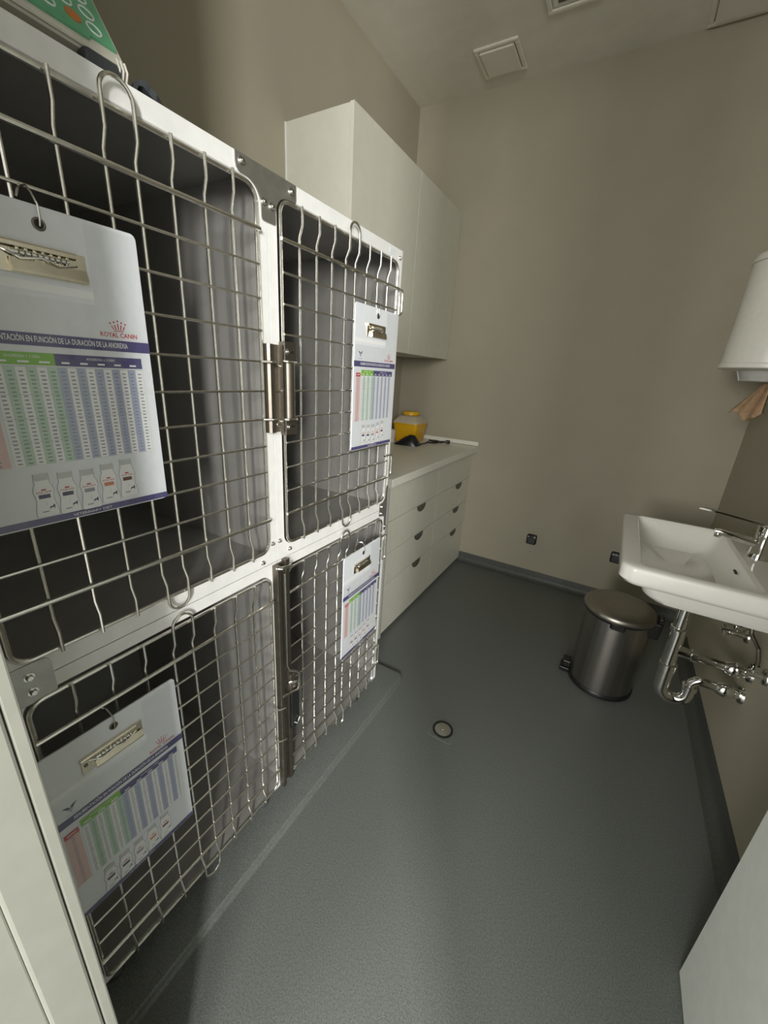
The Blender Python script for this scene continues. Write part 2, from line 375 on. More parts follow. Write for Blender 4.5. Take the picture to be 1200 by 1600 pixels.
# latches in the middle of the upper cages
def upper_latch():
    x = XF
    # left half on the left door: bent channel
    bm = B()
    prism(bm, [(x, 0.654), (x+0.012, 0.654), (x+0.017, 0.658), (x+0.017, 0.668), (x+0.008, 0.674), (x+0.008, 0.690), (x+0.020, 0.692), (x+0.020, 0.695), (x+0.004, 0.695), (x, 0.690)], 1.205, 1.392, 'xy')
    l = obj('latch_plate', bm, 'steel', dUL)
    for z in (1.3555, 1.2355):
        bm = B(); tube(bm, [(x+0.010, 0.640, z), (x+0.024, 0.655, z), (x+0.024, 0.668, z), (x+0.012, 0.684, z-0.006), (x+0.012, 0.693, z-0.008)], 0.0028, n=8)
        obj('latch_wire', bm, 'wire', dUL, smooth=True)
    obj('latch_wire', tube(B(), [(x+0.012, 0.66, 1.296), (x+0.014, 0.692, 1.296)], 0.0022, n=8), 'wire', dUL, smooth=True)
    bolt('latch_rivet', dUL, (x+0.008, 0.684, 1.222), 0.003)
    # right half on the right door: barrel between two brackets
    for z0, z1 in ((1.360, 1.400), (1.196, 1.232)):
        obj('latch_bracket', box(B(), x+0.002, x+0.020, 0.6985, 0.736, z0, z1, 0.002), 'steel', dUR)
    bm = B(); prof = []
    c = (x+0.010, 0.716)
    half = [(x+0.003, 0.7000), (x+0.017, 0.7000), (x+0.018, 0.7035), (x+0.012, 0.7065)] + [(c[0]+0.012*math.cos(a)*1.0, 0.7215+0.0145*math.sin(a)) for a in [math.radians(-80+20*i) for i in range(9)]] + [(x+0.003, 0.736)]
    prism(bm, half, 1.2335, 1.3585, 'xy')
    obj('latch_barrel', bm, 'steel', dUR, smooth=True)
    for z in (1.3595, 1.2330): obj('latch_wire', tube(B(), [(x+0.016, 0.694, z+0.001), (x+0.025, 0.702, z), (x+0.025, 0.730, z-0.002), (x+0.012, 0.742, z)], 0.0028, n=8), 'wire', dUR, smooth=True)
    for z in (1.379, 1.216):
        bolt('latch_screw', dUR, (x+0.020, 0.7055, z), 0.0045)
        obj('latch_slot', box(B(), x+0.0185, x+0.0206, 0.716, 0.727, z-0.0025, z+0.0025, 0.001), 'black_plastic', dUR)
upper_latch()
# tall latch post on the lower right cage
def lower_latch():
    x = XF
    bm = B()
    box(bm, x+0.0005, x+0.020, 0.6575, 0.670, 0.088, 0.868, 0.0015); box(bm, x+0.0005, x+0.006, 0.670, 0.690, 0.088, 0.868)
    box(bm, x+0.0005, x+0.016, 0.690, 0.7045, 0.088, 0.874, 0.0015)
    obj('latch_post', bm, 'steel', dLR)
    bm = B(); tube(bm, [(x+0.014, 0.660, 0.862), (x+0.024, 0.668, 0.862), (x+0.024, 0.702, 0.858)], 0.005, n=10)
    obj('latch_pin', bm, 'chrome', dLR, smooth=True)
    bm = B(); tube(bm, [(x+0.018, 0.683, 0.84), (x+0.019, 0.683, 0.545), (x+0.022, 0.690, 0.525), (x+0.026, 0.716, 0.505), (x+0.028, 0.722, 0.497), (x+0.028, 0.722, 0.448), (x+0.027, 0.716, 0.440), (x+0.024, 0.700, 0.442), (x+0.020, 0.664, 0.448)], 0.0032, n=8)
    obj('latch_wire', bm, 'wire', dLR, smooth=True)
    bm = B(); box(bm, x+0.006, x+0.026, 0.6930, 0.726, 0.302, 0.438, 0.003)
    obj('latch_box', bm, 'black_plastic', dLR)
    obj('latch_catch', box(B(), x+0.004, x+0.020, 0.695, 0.720, 0.44, 0.50, 0.004), 'steel', dLR)
    bm = B(); tube(bm, [(x+0.018, 0.69, 0.478), (x+0.030, 0.705, 0.478), (x+0.030, 0.716, 0.470)], 0.004, n=8); obj('latch_lever', bm, 'chrome', dLR, smooth=True)
    bm = B(); tube(bm, [(x+0.02, 0.70, 0.325), (x+0.032, 0.708, 0.318), (x+0.03, 0.722, 0.330)], 0.003, n=8)
    obj('latch_lever', bm, 'chrome', dLR, smooth=True)
    for z in (0.407, 0.286):
        bm = B(); tube(bm, [(x+0.009, 0.62, z), (x+0.012, 0.640, z+0.006), (x+0.020, 0.652, z+0.004), (x+0.024, 0.668, z)], 0.003, n=8)
        obj('latch_wire', bm, 'wire', dLL, smooth=True)
lower_latch()

# joining plates
def plate(poly, bolts, label):
    cy = sum(p[0] for p in poly)/len(poly); cz = min(p[1] for p in poly)
    t = thing('joining_plate', label, 'metal plate', (XF, cy, cz), 'steel plates joining the cages')
    bm = B(); prism(bm, poly, XF+0.0002, XF+0.0024, 'yz'); obj('plate', bm, 'plate_steel', t)
    for y, z in bolts: bolt('bolt', t, (XF+0.0024, y, z), 0.0048)
def qarc(cy, cz, r, a0, a1, n=7): return [(cy+r*math.cos(math.radians(a0+(a1-a0)*i/n)), cz+r*math.sin(math.radians(a0+(a1-a0)*i/n))) for i in range(n+1)]
poly = [(0.604, 1.7015), (0.604, 1.684)] + qarc(0.616, 1.684, 0.012, 180, 270, 3)[1:] + qarc(0.624, 1.634, 0.038, 90, 5)[0:] + [(0.662, 1.622)] + qarc(0.668, 1.620, 0.006, 180, 270, 3) + qarc(0.694, 1.620, 0.006, 270, 360, 3) + qarc(0.736, 1.634, 0.036, 178, 90) + [(0.757, 1.670), (0.760, 1.674), (0.760, 1.7015)]
plate(poly, [(0.618, 1.690), (0.745, 1.686), (0.668, 1.645), (0.689, 1.643)], 'T shaped steel plate joining the tops of the two upper cages')
poly = [(0.113, 0.838), (0.180, 0.838)] + qarc(0.182, 0.846, 0.008, 270, 360, 3) + qarc(0.178, 0.894, 0.012, 0, 90, 3) + [(0.113, 0.906)]
plate(poly, [(0.160, 0.885), (0.160, 0.858)], 'square steel plate joining cages beside the door frame')
poly = [(1.2395, 0.960), (1.2395, 0.785), (1.226, 0.785), (1.224, 0.835)] + qarc(1.215, 0.835, 0.010, 0, 90, 3) + [(1.190, 0.850), (1.186, 0.854), (1.186, 0.895), (1.190, 0.899)] + qarc(1.198, 0.925, 0.026, 270, 350, 5) + [(1.226, 0.952), (1.230, 0.960)]
plate(poly, [(1.199, 0.886), (1.199, 0.860), (1.232, 0.800)], 'T shaped steel plate joining cages on the side of the base cabinet')

# ------------------------------------------------------------------ clipboards with posters
BW, BH = 0.233, 0.395
def uv(u, v, x): return Vector((x, (u-0.5)*BW, -v*BH))
PR_M = ['p_purple', 'p_navy', 'p_green', 'p_red', 'p_pink', 'p_lgreen', 'p_lblue', 'p_grey', 'p_lgrey', 'p_white', 'p_orange', 'p_brown']
def quad(bm, u0, u1, v0, v1, lay, m):
    x = 0.0019+0.00025*lay
    f = bm.faces.new([bm.verts.new(uv(*q, x)) for q in ((u0, v0), (u0, v1), (u1, v1), (u1, v0))]); f.material_index = PR_M.index(m)
def polyp(bm, pts, lay, m):
    x = 0.0019+0.00025*lay
    f = bm.faces.new([bm.verts.new(uv(*q, x)) for q in pts]); f.material_index = PR_M.index(m)
def text(bm, s, u, v, h, lay, m, align='CENTER', bold=0.0, sx=1.0, width=None):
    # v: baseline, h: letter height, in units of board height
    cu = bpy.data.curves.new('t', 'FONT'); cu.body = s; cu.align_x = align; cu.size = 1.0; cu.offset = bold; cu.resolution_u = 2
    o = bpy.data.objects.new('t', cu); COL.objects.link(o); bpy.context.view_layer.update()
    me = bpy.data.meshes.new_from_object(o.evaluated_get(bpy.context.evaluated_depsgraph_get()))
    if width: sx = width*BW/((max(q.co.x for q in me.vertices)-min(q.co.x for q in me.vertices))*h*BH/0.70)
    k = h*BH/0.70; x = 0.0019+0.00025*lay; o0 = uv(u, v, x); n0 = len(bm.verts)
    vs = [bm.verts.new(o0+Vector((0, q.co.x*k*sx, q.co.y*k))) for q in me.vertices]
    for p in me.polygons:
        try: f = bm.faces.new([vs[i] for i in p.vertices]); f.material_index = PR_M.index(m)
        except ValueError: pass
    bpy.data.objects.remove(o); bpy.data.meshes.remove(me); bpy.data.curves.remove(cu)
def make_board():
    t = thing('clipboard', 'x', 'clipboard', local=True)
    bm = B(); loft(bm, [[(x, a, b) for a, b in rrect(0, -BH/2, BW/2-d, BH/2-d, 0.008, 4)] for x, d in ((-0.0018, 0.0004), (-0.0014, 0), (0.0012, 0), (0.0016, 0.0004))])
    sheet = obj('poster_sheet', bm, 'paper', t)
    bm = B()
    # lighter area round the clip
    quad(bm, 0.0, 0.71, 0.215, 0.24, 0, 'p_white')
    # logo: crown + name
    for i in range(5):
        a = math.radians(140-25*i); b0, b1 = 0.82+0.013*(i-2), 0.82+0.019*(i-2)
        polyp(bm, [(b1-0.0035, 0.316-0.004*(2-abs(i-2))), (b0-0.0025, 0.329), (b0+0.0025, 0.329), (b1+0.0035, 0.316-0.004*(2-abs(i-2)))], 1, 'p_red')
        cu_, cv_ = 0.82+0.022*(i-2), 0.308-0.0045*(2-abs(i-2))
        polyp(bm, [(cu_+0.0055*math.cos(k*math.pi/3), cv_+0.0034*math.sin(k*math.pi/3)) for k in range(6)], 1, 'p_red')
    quad(bm, 0.792, 0.848, 0.3315, 0.334, 1, 'p_red')
    text(bm, 'ROYAL CANIN', 0.82, 0.354, 0.0155, 1, 'p_red', bold=0.012, sx=0.88)
    # emblem: winged mark
    polyp(bm, [(0.085, 0.298), (0.125, 0.308), (0.135, 0.320), (0.118, 0.318)], 1, 'p_navy'); polyp(bm, [(0.185, 0.298), (0.145, 0.308), (0.135, 0.320), (0.152, 0.318)], 1, 'p_navy')
    polyp(bm, [(0.115, 0.322), (0.155, 0.322), (0.135, 0.342)], 1, 'p_lblue'); quad(bm, 0.10, 0.17, 0.348, 0.352, 1, 'p_lblue')
    # title band
    quad(bm, 0.0, 1.0, 0.365, 0.403, 1, 'p_purple'); text(bm, 'REALIMENTACI\u00d3N EN FUNCI\u00d3N DE LA DURACI\u00d3N DE LA ANOREXIA', 0.5, 0.391, 0.0175, 2, 'p_white', bold=0.012, width=0.72)
    # table
    quad(bm, 0.165, 0.45, 0.424, 0.462, 1, 'p_green'); quad(bm, 0.45, 0.935, 0.424, 0.462, 1, 'p_purple')
    text(bm, 'ANOREXIA < 3 D\u00cdAS', 0.305, 0.440, 0.0085, 2, 'p_white', sx=0.85); text(bm, 'ANOREXIA \u2265 3 D\u00cdAS', 0.69, 0.440, 0.0085, 2, 'p_white', sx=0.85)
    for i in range(3): quad(bm, 0.185+0.095*i, 0.235+0.095*i, 0.449, 0.455, 2, 'p_white')
    for i in range(5): quad(bm, 0.48+0.094*i, 0.52+0.094*i, 0.449, 0.455, 2, 'p_white')
    quad(bm, 0.055, 0.150, 0.445, 0.472, 1, 'p_red'); quad(bm, 0.072, 0.132, 0.455, 0.460, 2, 'p_white')
    quad(bm, 0.055, 0.150, 0.476, 0.785, 1, 'p_pink')
    quad(bm, 0.165, 0.935, 0.466, 0.785, 0, 'p_lgrey')
    n = 16; cw = 0.77/n
    for i in range(n):
        u0 = 0.165+i*cw; m = ('p_lgreen' if i % 2 else 'p_white') if i < 6 else ('p_white' if i % 2 else 'p_lblue')
        quad(bm, u0+0.001, u0+cw-0.001, 0.468, 0.784, 1, m)
    rows = 24
    for j in range(rows):
        v0 = 0.478+j*0.306/rows
        for i in range(-1, n):
            u0 = 0.165+i*cw if i >= 0 else 0.078
            quad(bm, u0+cw*0.28, u0+cw*(0.66+0.1*random.random()), v0+0.002, v0+0.0065, 2, 'p_grey')
        if j % 6 == 0 and j: quad(bm, 0.165, 0.935, v0-0.0012, v0-0.0004, 2, 'p_grey')
    # five bottles
    cols = ['p_navy', 'p_navy', 'p_grey', 'p_orange', 'p_brown']; off = [0, 0.004, 0.006, -0.004, -0.012]
    for i in range(5):
        u = 0.265+0.118*i; v = 0.815+off[i]; s = 0.055
        prof = [(0.62, 0.0), (0.66, 0.025), (0.62, 0.034), (0.80, 0.045), (0.92, 0.062), (0.80, 0.080), (0.76, 0.095), (0.94, 0.125), (1.0, 0.145), (0.90, 0.153)]
        polyp(bm, [(u-a*s-0.003, v+b) for a, b in prof]+[(u+a*s+0.003, v+b) for a, b in prof[::-1]], 1, 'p_grey')
        polyp(bm, [(u-a*s, v+b) for a, b in prof]+[(u+a*s, v+b) for a, b in prof[::-1]], 2, 'p_white')
        quad(bm, u-0.62*s, u+0.62*s, v+0.002, v+0.024, 3, 'p_lgrey')
        text(bm, 'ROYAL CANIN', u, v+0.068, 0.0055, 3, 'p_red', bold=0.01, sx=0.85); polyp(bm, [(u-0.01, v+0.060), (u+0.01, v+0.060), (u+0.013, v+0.055), (u-0.013, v+0.055)], 3, 'p_red')
        quad(bm, u-0.55*s, u+0.50*s, v+0.074, v+0.088, 3, cols[i])
        for k in range(2): polyp(bm, [(u-0.006, v+0.118), (u+0.0, v+0.108), (u+0.008, v+0.100)], 3, 'p_grey')
        polyp(bm, [(u+0.010, v+0.132), (u+0.014, v+0.120), (u+0.030, v+0.118), (u+0.036, v+0.112), (u+0.040, v+0.116), (u+0.036, v+0.132), (u+0.032, v+0.124), (u+0.018, v+0.125)], 3, 'p_navy')
        quad(bm, u-0.5*s, u+0.1*s, v+0.134, v+0.138, 3, 'p_grey')
    # foot band
    quad(bm, 0.0, 1.0, 0.972, 0.996, 1, 'p_purple'); text(bm, 'VETERINARY DIET', 0.5, 0.990, 0.010, 2, 'p_white', sx=1.15)
    obj('printed_table', bm, PR_M, sheet)
    # clear sleeve with a cut-out round the clip
    bm = B(); NU, NV = 24, 40; G = {}
    for a in range(NU+1):
        for b in range(NV+1):
            u, v = a/NU, b/NV
            if u < 0.705 and v < 0.245: continue
            G[a, b] = bm.verts.new(uv(0.004+u*0.992, 0.012+v*0.984, 0.0040+0.0009*math.sin(u*17+v*5)*math.sin(v*9+u*3)+0.0006*math.sin(u*41)))
    for a in range(NU):
        for b in range(NV):
            q = [(a, b), (a, b+1), (a+1, b+1), (a+1, b)]
            if all(k in G for k in q): bm.faces.new([G[k] for k in q])
    obj('clear_sleeve', bm, 'clear_film', t, smooth=True)
    # eyelet
    bm = B(); tube(bm, arc((0.0020, 0, -0.020), 0.0058, 0, 2*math.pi*15/16, 15), 0.0016, True, 8); obj('eyelet', bm, 'steel', t, smooth=True)
    bm = B(); lathe(bm, [(0.0050, 0.0019), (0.0050, 0.0021)], (0, 0, -0.020), 'x', 16); obj('eyelet_hole', bm, 'black_plastic', t)
    # hook up to the cage wire
    bm = B(); tube(bm, [(0.004, 0.0, -0.022), (0.007, 0, -0.015), (0.005, 0.001, 0.0), (0.002, -0.002, 0.012), (-0.004, -0.004, 0.019), (-0.013, -0.008, 0.018), (-0.018, -0.010, 0.008)], 0.0011, n=6); obj('hook', bm, 'wire', t, smooth=True)
    # metal clip
    bm = B(); u0, u1, v0, v1 = 0.25, 0.69, 0.112, 0.198
    yA_, yB_ = (u0-0.5)*BW, (u1-0.5)*BW; zA_, zB_ = -v1*BH, -v0*BH
    box(bm, 0.0020, 0.0034, yA_, yB_, zA_, zB_, 0.0006)
    prism(bm, [(0.0034, zA_+0.001), (0.0090, zA_+0.001), (0.0100, zA_+0.004), (0.0070, zA_+0.016), (0.0060, zA_+0.016), (0.0034, zA_+0.010)], yA_+0.020, yB_-0.002, 'xz')
    prism(bm, [(0.0034, zB_-0.008), (0.0075, zB_-0.006), (0.0085, zB_-0.002), (0.0075, zB_), (0.0034, zB_)], yA_, yB_-0.012, 'xz')
    for k in range(7): box(bm, 0.0034, 0.0062, yA_+0.028+0.0085*k, yA_+0.0315+0.0085*k, zA_+0.014, zB_-0.006, 0.0005)
    cl = obj('metal_clip', bm, 'clip_metal', t)
    bm = B(); tube(bm, [(0.0065, yA_+0.022, zB_-0.012), (0.0065, yB_-0.022, zB_-0.012)], 0.0030, n=10)
    for k in range(9): tube(bm, arc((0.0065, yA_+0.030+0.006*k, zB_-0.012), 0.0034, 0, 2*math.pi*11/12, 11, (1, 0, 0), (0, 0, 1)), 0.0008, True, 5)
    obj('clip_spring', bm, 'chrome', cl, smooth=True)
    bm = B(); tube(bm, [(0.005, yA_+0.012, zB_-0.010), (0.010, yA_+0.030, zB_-0.018), (0.010, yA_+0.052, zB_-0.014), (0.009, yB_-0.034, zB_-0.020), (0.006, yB_-0.012, zB_-0.014)], 0.0014, n=6)
    obj('clip_lever', bm, 'chrome', cl, smooth=True)
    for y in (yA_+0.007, yB_-0.006):
        bm = B(); lathe(bm, [(0.0032, 0.0034), (0.0030, 0.0046), (0.0015, 0.0052)], (0, y, zA_+0.008 if y > 0 else (zA_+zB_)/2), 'x', 12); obj('rivet', bm, 'steel', cl, smooth=True)
    return t
def copy_tree(o, parent=None):
    c = o.copy(); COL.objects.link(c); c.parent = parent
    for ch in list(o.children): copy_tree(ch, c)
    return c
bd = make_board()
XBD = -0.662
spots = [(0.277, 1.514, -1.0, 'clipboard poster hanging on the upper cage beside the door frame'),
         (1.076, 1.520, 0.3, 'clipboard poster hanging on the upper cage beside the wall cabinet'),
         (0.244, 0.746, -0.5, 'clipboard poster hanging on the lower cage beside the door frame'),
         (1.057, 0.781, 0.8, 'clipboard poster hanging on the lower cage beside the base cabinet')]
boards = [bd]+[copy_tree(bd) for _ in range(3)]
for b, (y, z, rz, lab) in zip(boards, spots):
    b.location = (XBD, y, z); b.rotation_euler = (0, 0, math.radians(rz)); b['label'] = lab; b['group'] = 'clipboards with feeding charts'

# ------------------------------------------------------------------ device on the cage top
def device():
    t = thing('keypad_device', 'cream device with green keypad lying on the upper cage by the door', 'device', (-0.78, 0.30, 1.702))
    x0, zb = -0.700, 1.702
    # wedge body, sloping face towards the room
    bm = B(); prism(bm, [(x0-0.004, zb+0.020), (x0, zb+0.026), (x0-0.085, zb+0.150), (x0-0.20, zb+0.150), (x0-0.20, zb+0.004), (x0-0.022, zb+0.004), (x0-0.022, zb+0.018)], 0.12, 0.437, 'xz')
    bmesh.ops.bevel(bm, geom=list(bm.edges), offset=0.003, segments=2, affect='EDGES', clamp_overlap=True)
    obj('body', bm, 'device_cream', t)
    n = Vector((0.124, 0, 0.085)).normalized(); s = Vector((-0.085, 0, 0.124)).normalized()
    o0 = Vector((x0, 0, zb+0.026))
    def P(a, b, h): q = o0+s*b+n*h; return (q.x, a+0.019, q.z)
    bm = B()
    poly = [(0.12, 0.008), (0.373, 0.008), (0.378, 0.016), (0.410, 0.016), (0.410, 0.135), (0.12, 0.135)]
    A = [bm.verts.new(P(a, b, 0.0005)) for a, b in poly]; C = [bm.verts.new(P(a, b, 0.003)) for a, b in poly]
    for k in range(6): bm.faces.new((A[k], A[(k+1) % 6], C[(k+1) % 6], C[k]))
    bm.faces.new(C); kp = obj('keypad', bm, 'keypad_green', t)
    def ring(cy, cb, r, m, name, solid=False):
        bm = B()
        if solid: 
            vs = [bm.verts.new(P(cy+r*1.0*math.cos(2*math.pi*k/16), cb+r*math.sin(2*math.pi*k/16), 0.0042)) for k in range(16)]; v2 = [bm.verts.new(P(cy+r*math.cos(2*math.pi*k/16), cb+r*math.sin(2*math.pi*k/16), 0.003)) for k in range(16)]
            bm.faces.new(vs)
            for k in range(16): bm.faces.new((v2[k], v2[(k+1) % 16], vs[(k+1) % 16], vs[k]))
        else: tube(bm, [P(cy+r*math.cos(2*math.pi*k/18), cb+r*math.sin(2*math.pi*k/18), 0.0033) for k in range(18)], 0.0012, True, 6)
        obj(name, bm, m, kp, smooth=not solid)
    for cy in (0.335, 0.362, 0.388):
        for cb in (0.032, 0.056, 0.080, 0.104): 
            if not (cy == 0.362 and cb == 0.032): ring(cy, cb, 0.0085, 'p_white', 'button_ring')
    ring(0.364, 0.033, 0.009, 'orange', 'orange_button', True)
    for cb in (0.05, 0.08): ring(0.29, cb, 0.010, 'p_white', 'button_ring')
    # grey foot block in front of the lower edge
    bm = B(); box(bm, x0-0.018, x0+0.004, 0.380, 0.428, zb+0.0005, zb+0.023, 0.006, 3); obj('grey_block', bm, 'dark_grey_plastic', t, smooth=True)
    bm = B()
    for k in range(3): tube(bm, [(x0+0.002, 0.422+0.005*k, zb+0.028), (x0+0.004, 0.424+0.005*k, zb+0.018), (x0-0.004, 0.425+0.005*k, zb+0.006)], 0.0017, n=6)
    obj('cable_rib', bm, 'device_cream', t, smooth=True)
device()
bm = B()
pts = [(-0.700, 0.441, 1.7045), (-0.700, 0.445, 1.716), (-0.700, 0.452, 1.7185), (-0.700, 0.460, 1.714), (-0.700, 0.468, 1.7085), (-0.700, 0.482, 1.7055)]
loops = []
for i, p in enumerate(pts):
    hw = [0.008, 0.010, 0.010, 0.010, 0.012, 0.004][i]; hh = [0.0022, 0.004, 0.005, 0.005, 0.005, 0.0022][i]
    loops.append([(p[0]-hw, p[1], p[2]-hh), (p[0]+hw, p[1], p[2]-hh), (p[0]+hw, p[1]+0.003, p[2]+hh), (p[0]-hw, p[1]+0.003, p[2]+hh)])
loft(bm, loops)
tag(obj('plastic_clip', bm, 'dark_grey_plastic'), 'small curved dark plastic clip lying on the cage top beside the device', 'clip')

# ------------------------------------------------------------------ wall cabinet
def wall_cabinet(y0, y1, label, near):
    t = thing('wall_cabinet', label, 'cabinet', (XL+0.17, (y0+y1)/2, 1.458), 'white wall cabinets')
    obj('body', box(B(), XL+0.001, -1.147, y0, y1, 1.462, 2.312, 0.001), 'laminate', t)
    obj('cabinet_door', box(B(), -1.1455, -1.127, y0+0.0002, y1-0.0002, 1.458, 2.315, 0.0005), 'laminate', t)
    if near: obj('wall_strip', box(B(), XL+0.0005, XL+0.006, y0-0.004, y0-0.0005, 1.462, 2.312), 'p_white', t)
wall_cabinet(1.585, 2.183, 'white wall cabinet at the end beside the upper cages', True)
wall_cabinet(2.184, 2.778, 'white wall cabinet against the back wall', False)

# ------------------------------------------------------------------ base cabinets and worktop
XC, ZW = -0.858, 0.895
def base_cabinet(y0, y1, label):
    t = thing('base_cabinet', label, 'cabinet', (-1.16, (y0+y1)/2, 0), 'white drawer cabinets')
    obj('body', box(B(), XL+0.001, XC-0.020, y0, y1, 0.03, ZW-0.041, 0.001), 'laminate', t)
    obj('toe_kick', box(B(), XL+0.001, XC-0.030, y0, y1, 0.0, 0.0298), 'vinyl', t)
    zs = [ZW-0.041, 0.664, 0.490, 0.316, 0.022]
    for i in range(4):
        z1, z0 = zs[i]-0.0015, zs[i+1]+0.0015
        d = obj('drawer_front', box(B(), XC-0.018, XC, y0+0.0003, y1-0.0003, z0, z1, 0.0006), 'laminate', t)
        if i < 3:
            # half round recessed pull on the upper edge of the front below
            zc = zs[i+1]-0.002; yc = y0+0.372
            half = [(yc+0.052*math.cos(a), zc+0.036*math.sin(a)) for a in [math.pi+math.pi*k/14 for k in range(15)]]
            bm = B(); prism(bm, half, XC+0.0003, XC+0.0025, 'yz'); p = obj('drawer_pull', bm, 'recess', d)
            rim = [(XC+0.0035, yc+0.052*math.cos(a), zc+0.036*math.sin(a)) for a in [math.pi+math.pi*k/14 for k in range(15)]]
            obj('pull_rim', tube(B(), rim, 0.0025, n=6), 'steel', d, smooth=True)
base_cabinet(1.588, 2.186, 'white drawer cabinet with half round pulls beside the lower cages')
base_cabinet(2.187, 2.782-0.0015, 'white drawer cabinet with half round pulls against the back wall')
sp = obj('cabinet_end_panel', box(B(), XL+0.001, XC+0.001, 1.568, 1.5865, 0.0, ZW-0.041, 0.001), 'edge_strip')
tag(sp, 'grey end panel of the base cabinets facing the lower cages', 'panel')
wt = thing('worktop', 'white laminate worktop lying on the drawer cabinets', 'worktop', (-1.15, 2.16, ZW-0.04))
obj('slab', box(B(), XL+0.001, -0.822, 1.535, YB-0.001, ZW-0.040, ZW, 0.004), 'worktop', wt)
us = obj('upstand', box(B(), XL+0.02, -0.822, YB-0.012, YB-0.001, ZW+0.002, ZW+0.030, 0.001), 'worktop', wt)
obj('upstand_seal', box(B(), XL+0.02, -0.822, YB-0.0145, YB-0.001, ZW, ZW+0.0022), 'recess', wt)
obj('end_cap', box(B(), XL+0.002, -0.823, 1.5325, 1.535, ZW-0.039, ZW-0.001), 'edge_strip', wt)

# ------------------------------------------------------------------ things on the worktop
t = thing('sharps_container', 'yellow sharps container with milky shoulder and yellow lid on the worktop', 'container', (-1.28, 2.57, ZW))
def ring4(cx, cy, hx, hy, r, z): return [(a, b, z) for a, b in rrect(cx, cy, hx, hy, r, 4)]
cx_, cy_ = -1.270, 2.575
loft_ = [(0.070, 0.070, 0.015, 0.0), (0.076, 0.076, 0.016, 0.006), (0.092, 0.092, 0.020, 0.112), (0.096, 0.096, 0.020, 0.114), (0.096, 0.096, 0.020, 0.120)]
obj('body', loft(B(), [ring4(cx_, cy_, a, b, r, ZW+z*1.1) for a, b, r, z in loft_]), 'yellow', t, smooth=True)
loft_ = [(0.0955, 0.0955, 0.020, 0.1205), (0.0955, 0.0955, 0.020, 0.128), (0.072, 0.072, 0.03, 0.158), (0.060, 0.060, 0.03, 0.166)]
obj('shoulder', loft(B(), [ring4(cx_, cy_, a, b, r, ZW+z*1.1) for a, b, r, z in loft_]), 'milky', t, smooth=True)
obj('lid', lathe(B(), [(0.052, ZW+0.1832), (0.058, ZW+0.186), (0.058, ZW+0.201), (0.054, ZW+0.208), (0.020, ZW+0.211)], (cx_, cy_, 0), 'z', 28), 'yellow', t, smooth=True)
bm = B(); lathe(bm, [(0.034, 0.0), (0.037, 0.002), (0.043, 0.075), (0.044, 0.083), (0.042, 0.083), (0.036, 0.006)], (-1.355, 2.44, ZW), 'z', 26, cap=False); lathe(bm, [(0.034, 0.0), (0.036, 0.006)], (-1.355, 2.44, ZW), 'z', 26)
tag(obj('white_cup', bm, 'device_cream', smooth=True), 'white cup standing beside the sharps container', 'cup')
# black wedge shaped charger stand
t = thing('charger_stand', 'black wedge shaped charging stand on the worktop before the sharps container', 'charger', (-1.20, 2.42, ZW))
bm = B()
secs = [(-1.290, 2.405, 0.008, 0.020, 0.010), (-1.265, 2.41, 0.022, 0.035, 0.010), (-1.225, 2.42, 0.052, 0.042, 0.012), (-1.185, 2.43, 0.072, 0.044, 0.012), (-1.160, 2.435, 0.066, 0.042, 0.012), (-1.135, 2.44, 0.030, 0.038, 0.008), (-1.128, 2.442, 0.012, 0.032, 0.005)]
loft(bm, [[(x, y+hw*c, ZW+z) for c, z in ((-1, 0.0), (1, 0.0), (0.95, h*0.35), (0.55, h*0.85), (0.15, h), (-0.15, h), (-0.55, h*0.80), (-0.95, h*0.30))] for x, y, h, hw, r in secs])
obj('stand', bm, 'black_plastic', t, smooth=True)
bm = B(); prism(bm, [(-1.190, ZW+0.0715), (-1.178, ZW+0.0755), (-1.168, ZW+0.071), (-1.178, ZW+0.066)], 2.415, 2.445, 'xz'); obj('contact_clip', bm, 'chrome', t)
pts = [Vector((-1.128, 2.47, ZW+0.010)), Vector((-1.13, 2.56, ZW+0.007))] + [Vector((-1.110+0.040*math.cos(a), 2.64+0.045*math.sin(a), ZW+0.007+0.004*k/10)) for k, a in enumerate([math.pi+2*math.pi*i/18*0.95 for i in range(19)])] + [Vector((-1.09, 2.63, ZW+0.013)), Vector((-1.06, 2.672, ZW+0.007))]
obj('cable', tube(B(), pts, 0.0052, n=8), 'black_plastic', t, smooth=True)
bm = B(); tube(bm, [(-1.075, 2.662, ZW+0.009), (-1.055, 2.677, ZW+0.011), (-1.040, 2.688, ZW+0.012), (-1.030, 2.695, ZW+0.013), (-1.012, 2.708, ZW+0.013)], 0.01, n=10, radii=[0.006, 0.008, 0.006, 0.012, 0.012]); obj('plug', bm, 'black_plastic', t, smooth=True)

# ------------------------------------------------------------------ wall sockets
for x, z, lab in ((-0.351, 0.309, 'small black wall socket alone on the back wall'), (0.171, 0.322, 'small black wall socket half hidden behind the sink')):
    t = thing('wall_socket', lab, 'socket', (x, YB, z-0.03), 'black sockets on the back wall')
    obj('cover', loft(B(), [[(a, YB-d, b) for a, b in rrect(x, z, 0.033-i, 0.036-i, 0.010, 4)] for d, i in ((0.0002, 0), (0.018, 0.001), (0.023, 0.006))]), 'black_plastic', t, smooth=True)
    obj('flap', loft(B(), [[(a, YB-d, b) for a, b in rrect(x, z-0.006, 0.024-i, 0.022-i, 0.006, 4)] for d, i in ((0.0232, 0), (0.026, 0.001))]), 'dark_grey_plastic', t)
    for s in (-1, 1): obj('screw_cap', lathe(B(), [(0.0035, -0.0232), (0.0035, -0.0255)], (x+s*0.021, YB, z+0.022), 'y', 10), 'p_white', t)

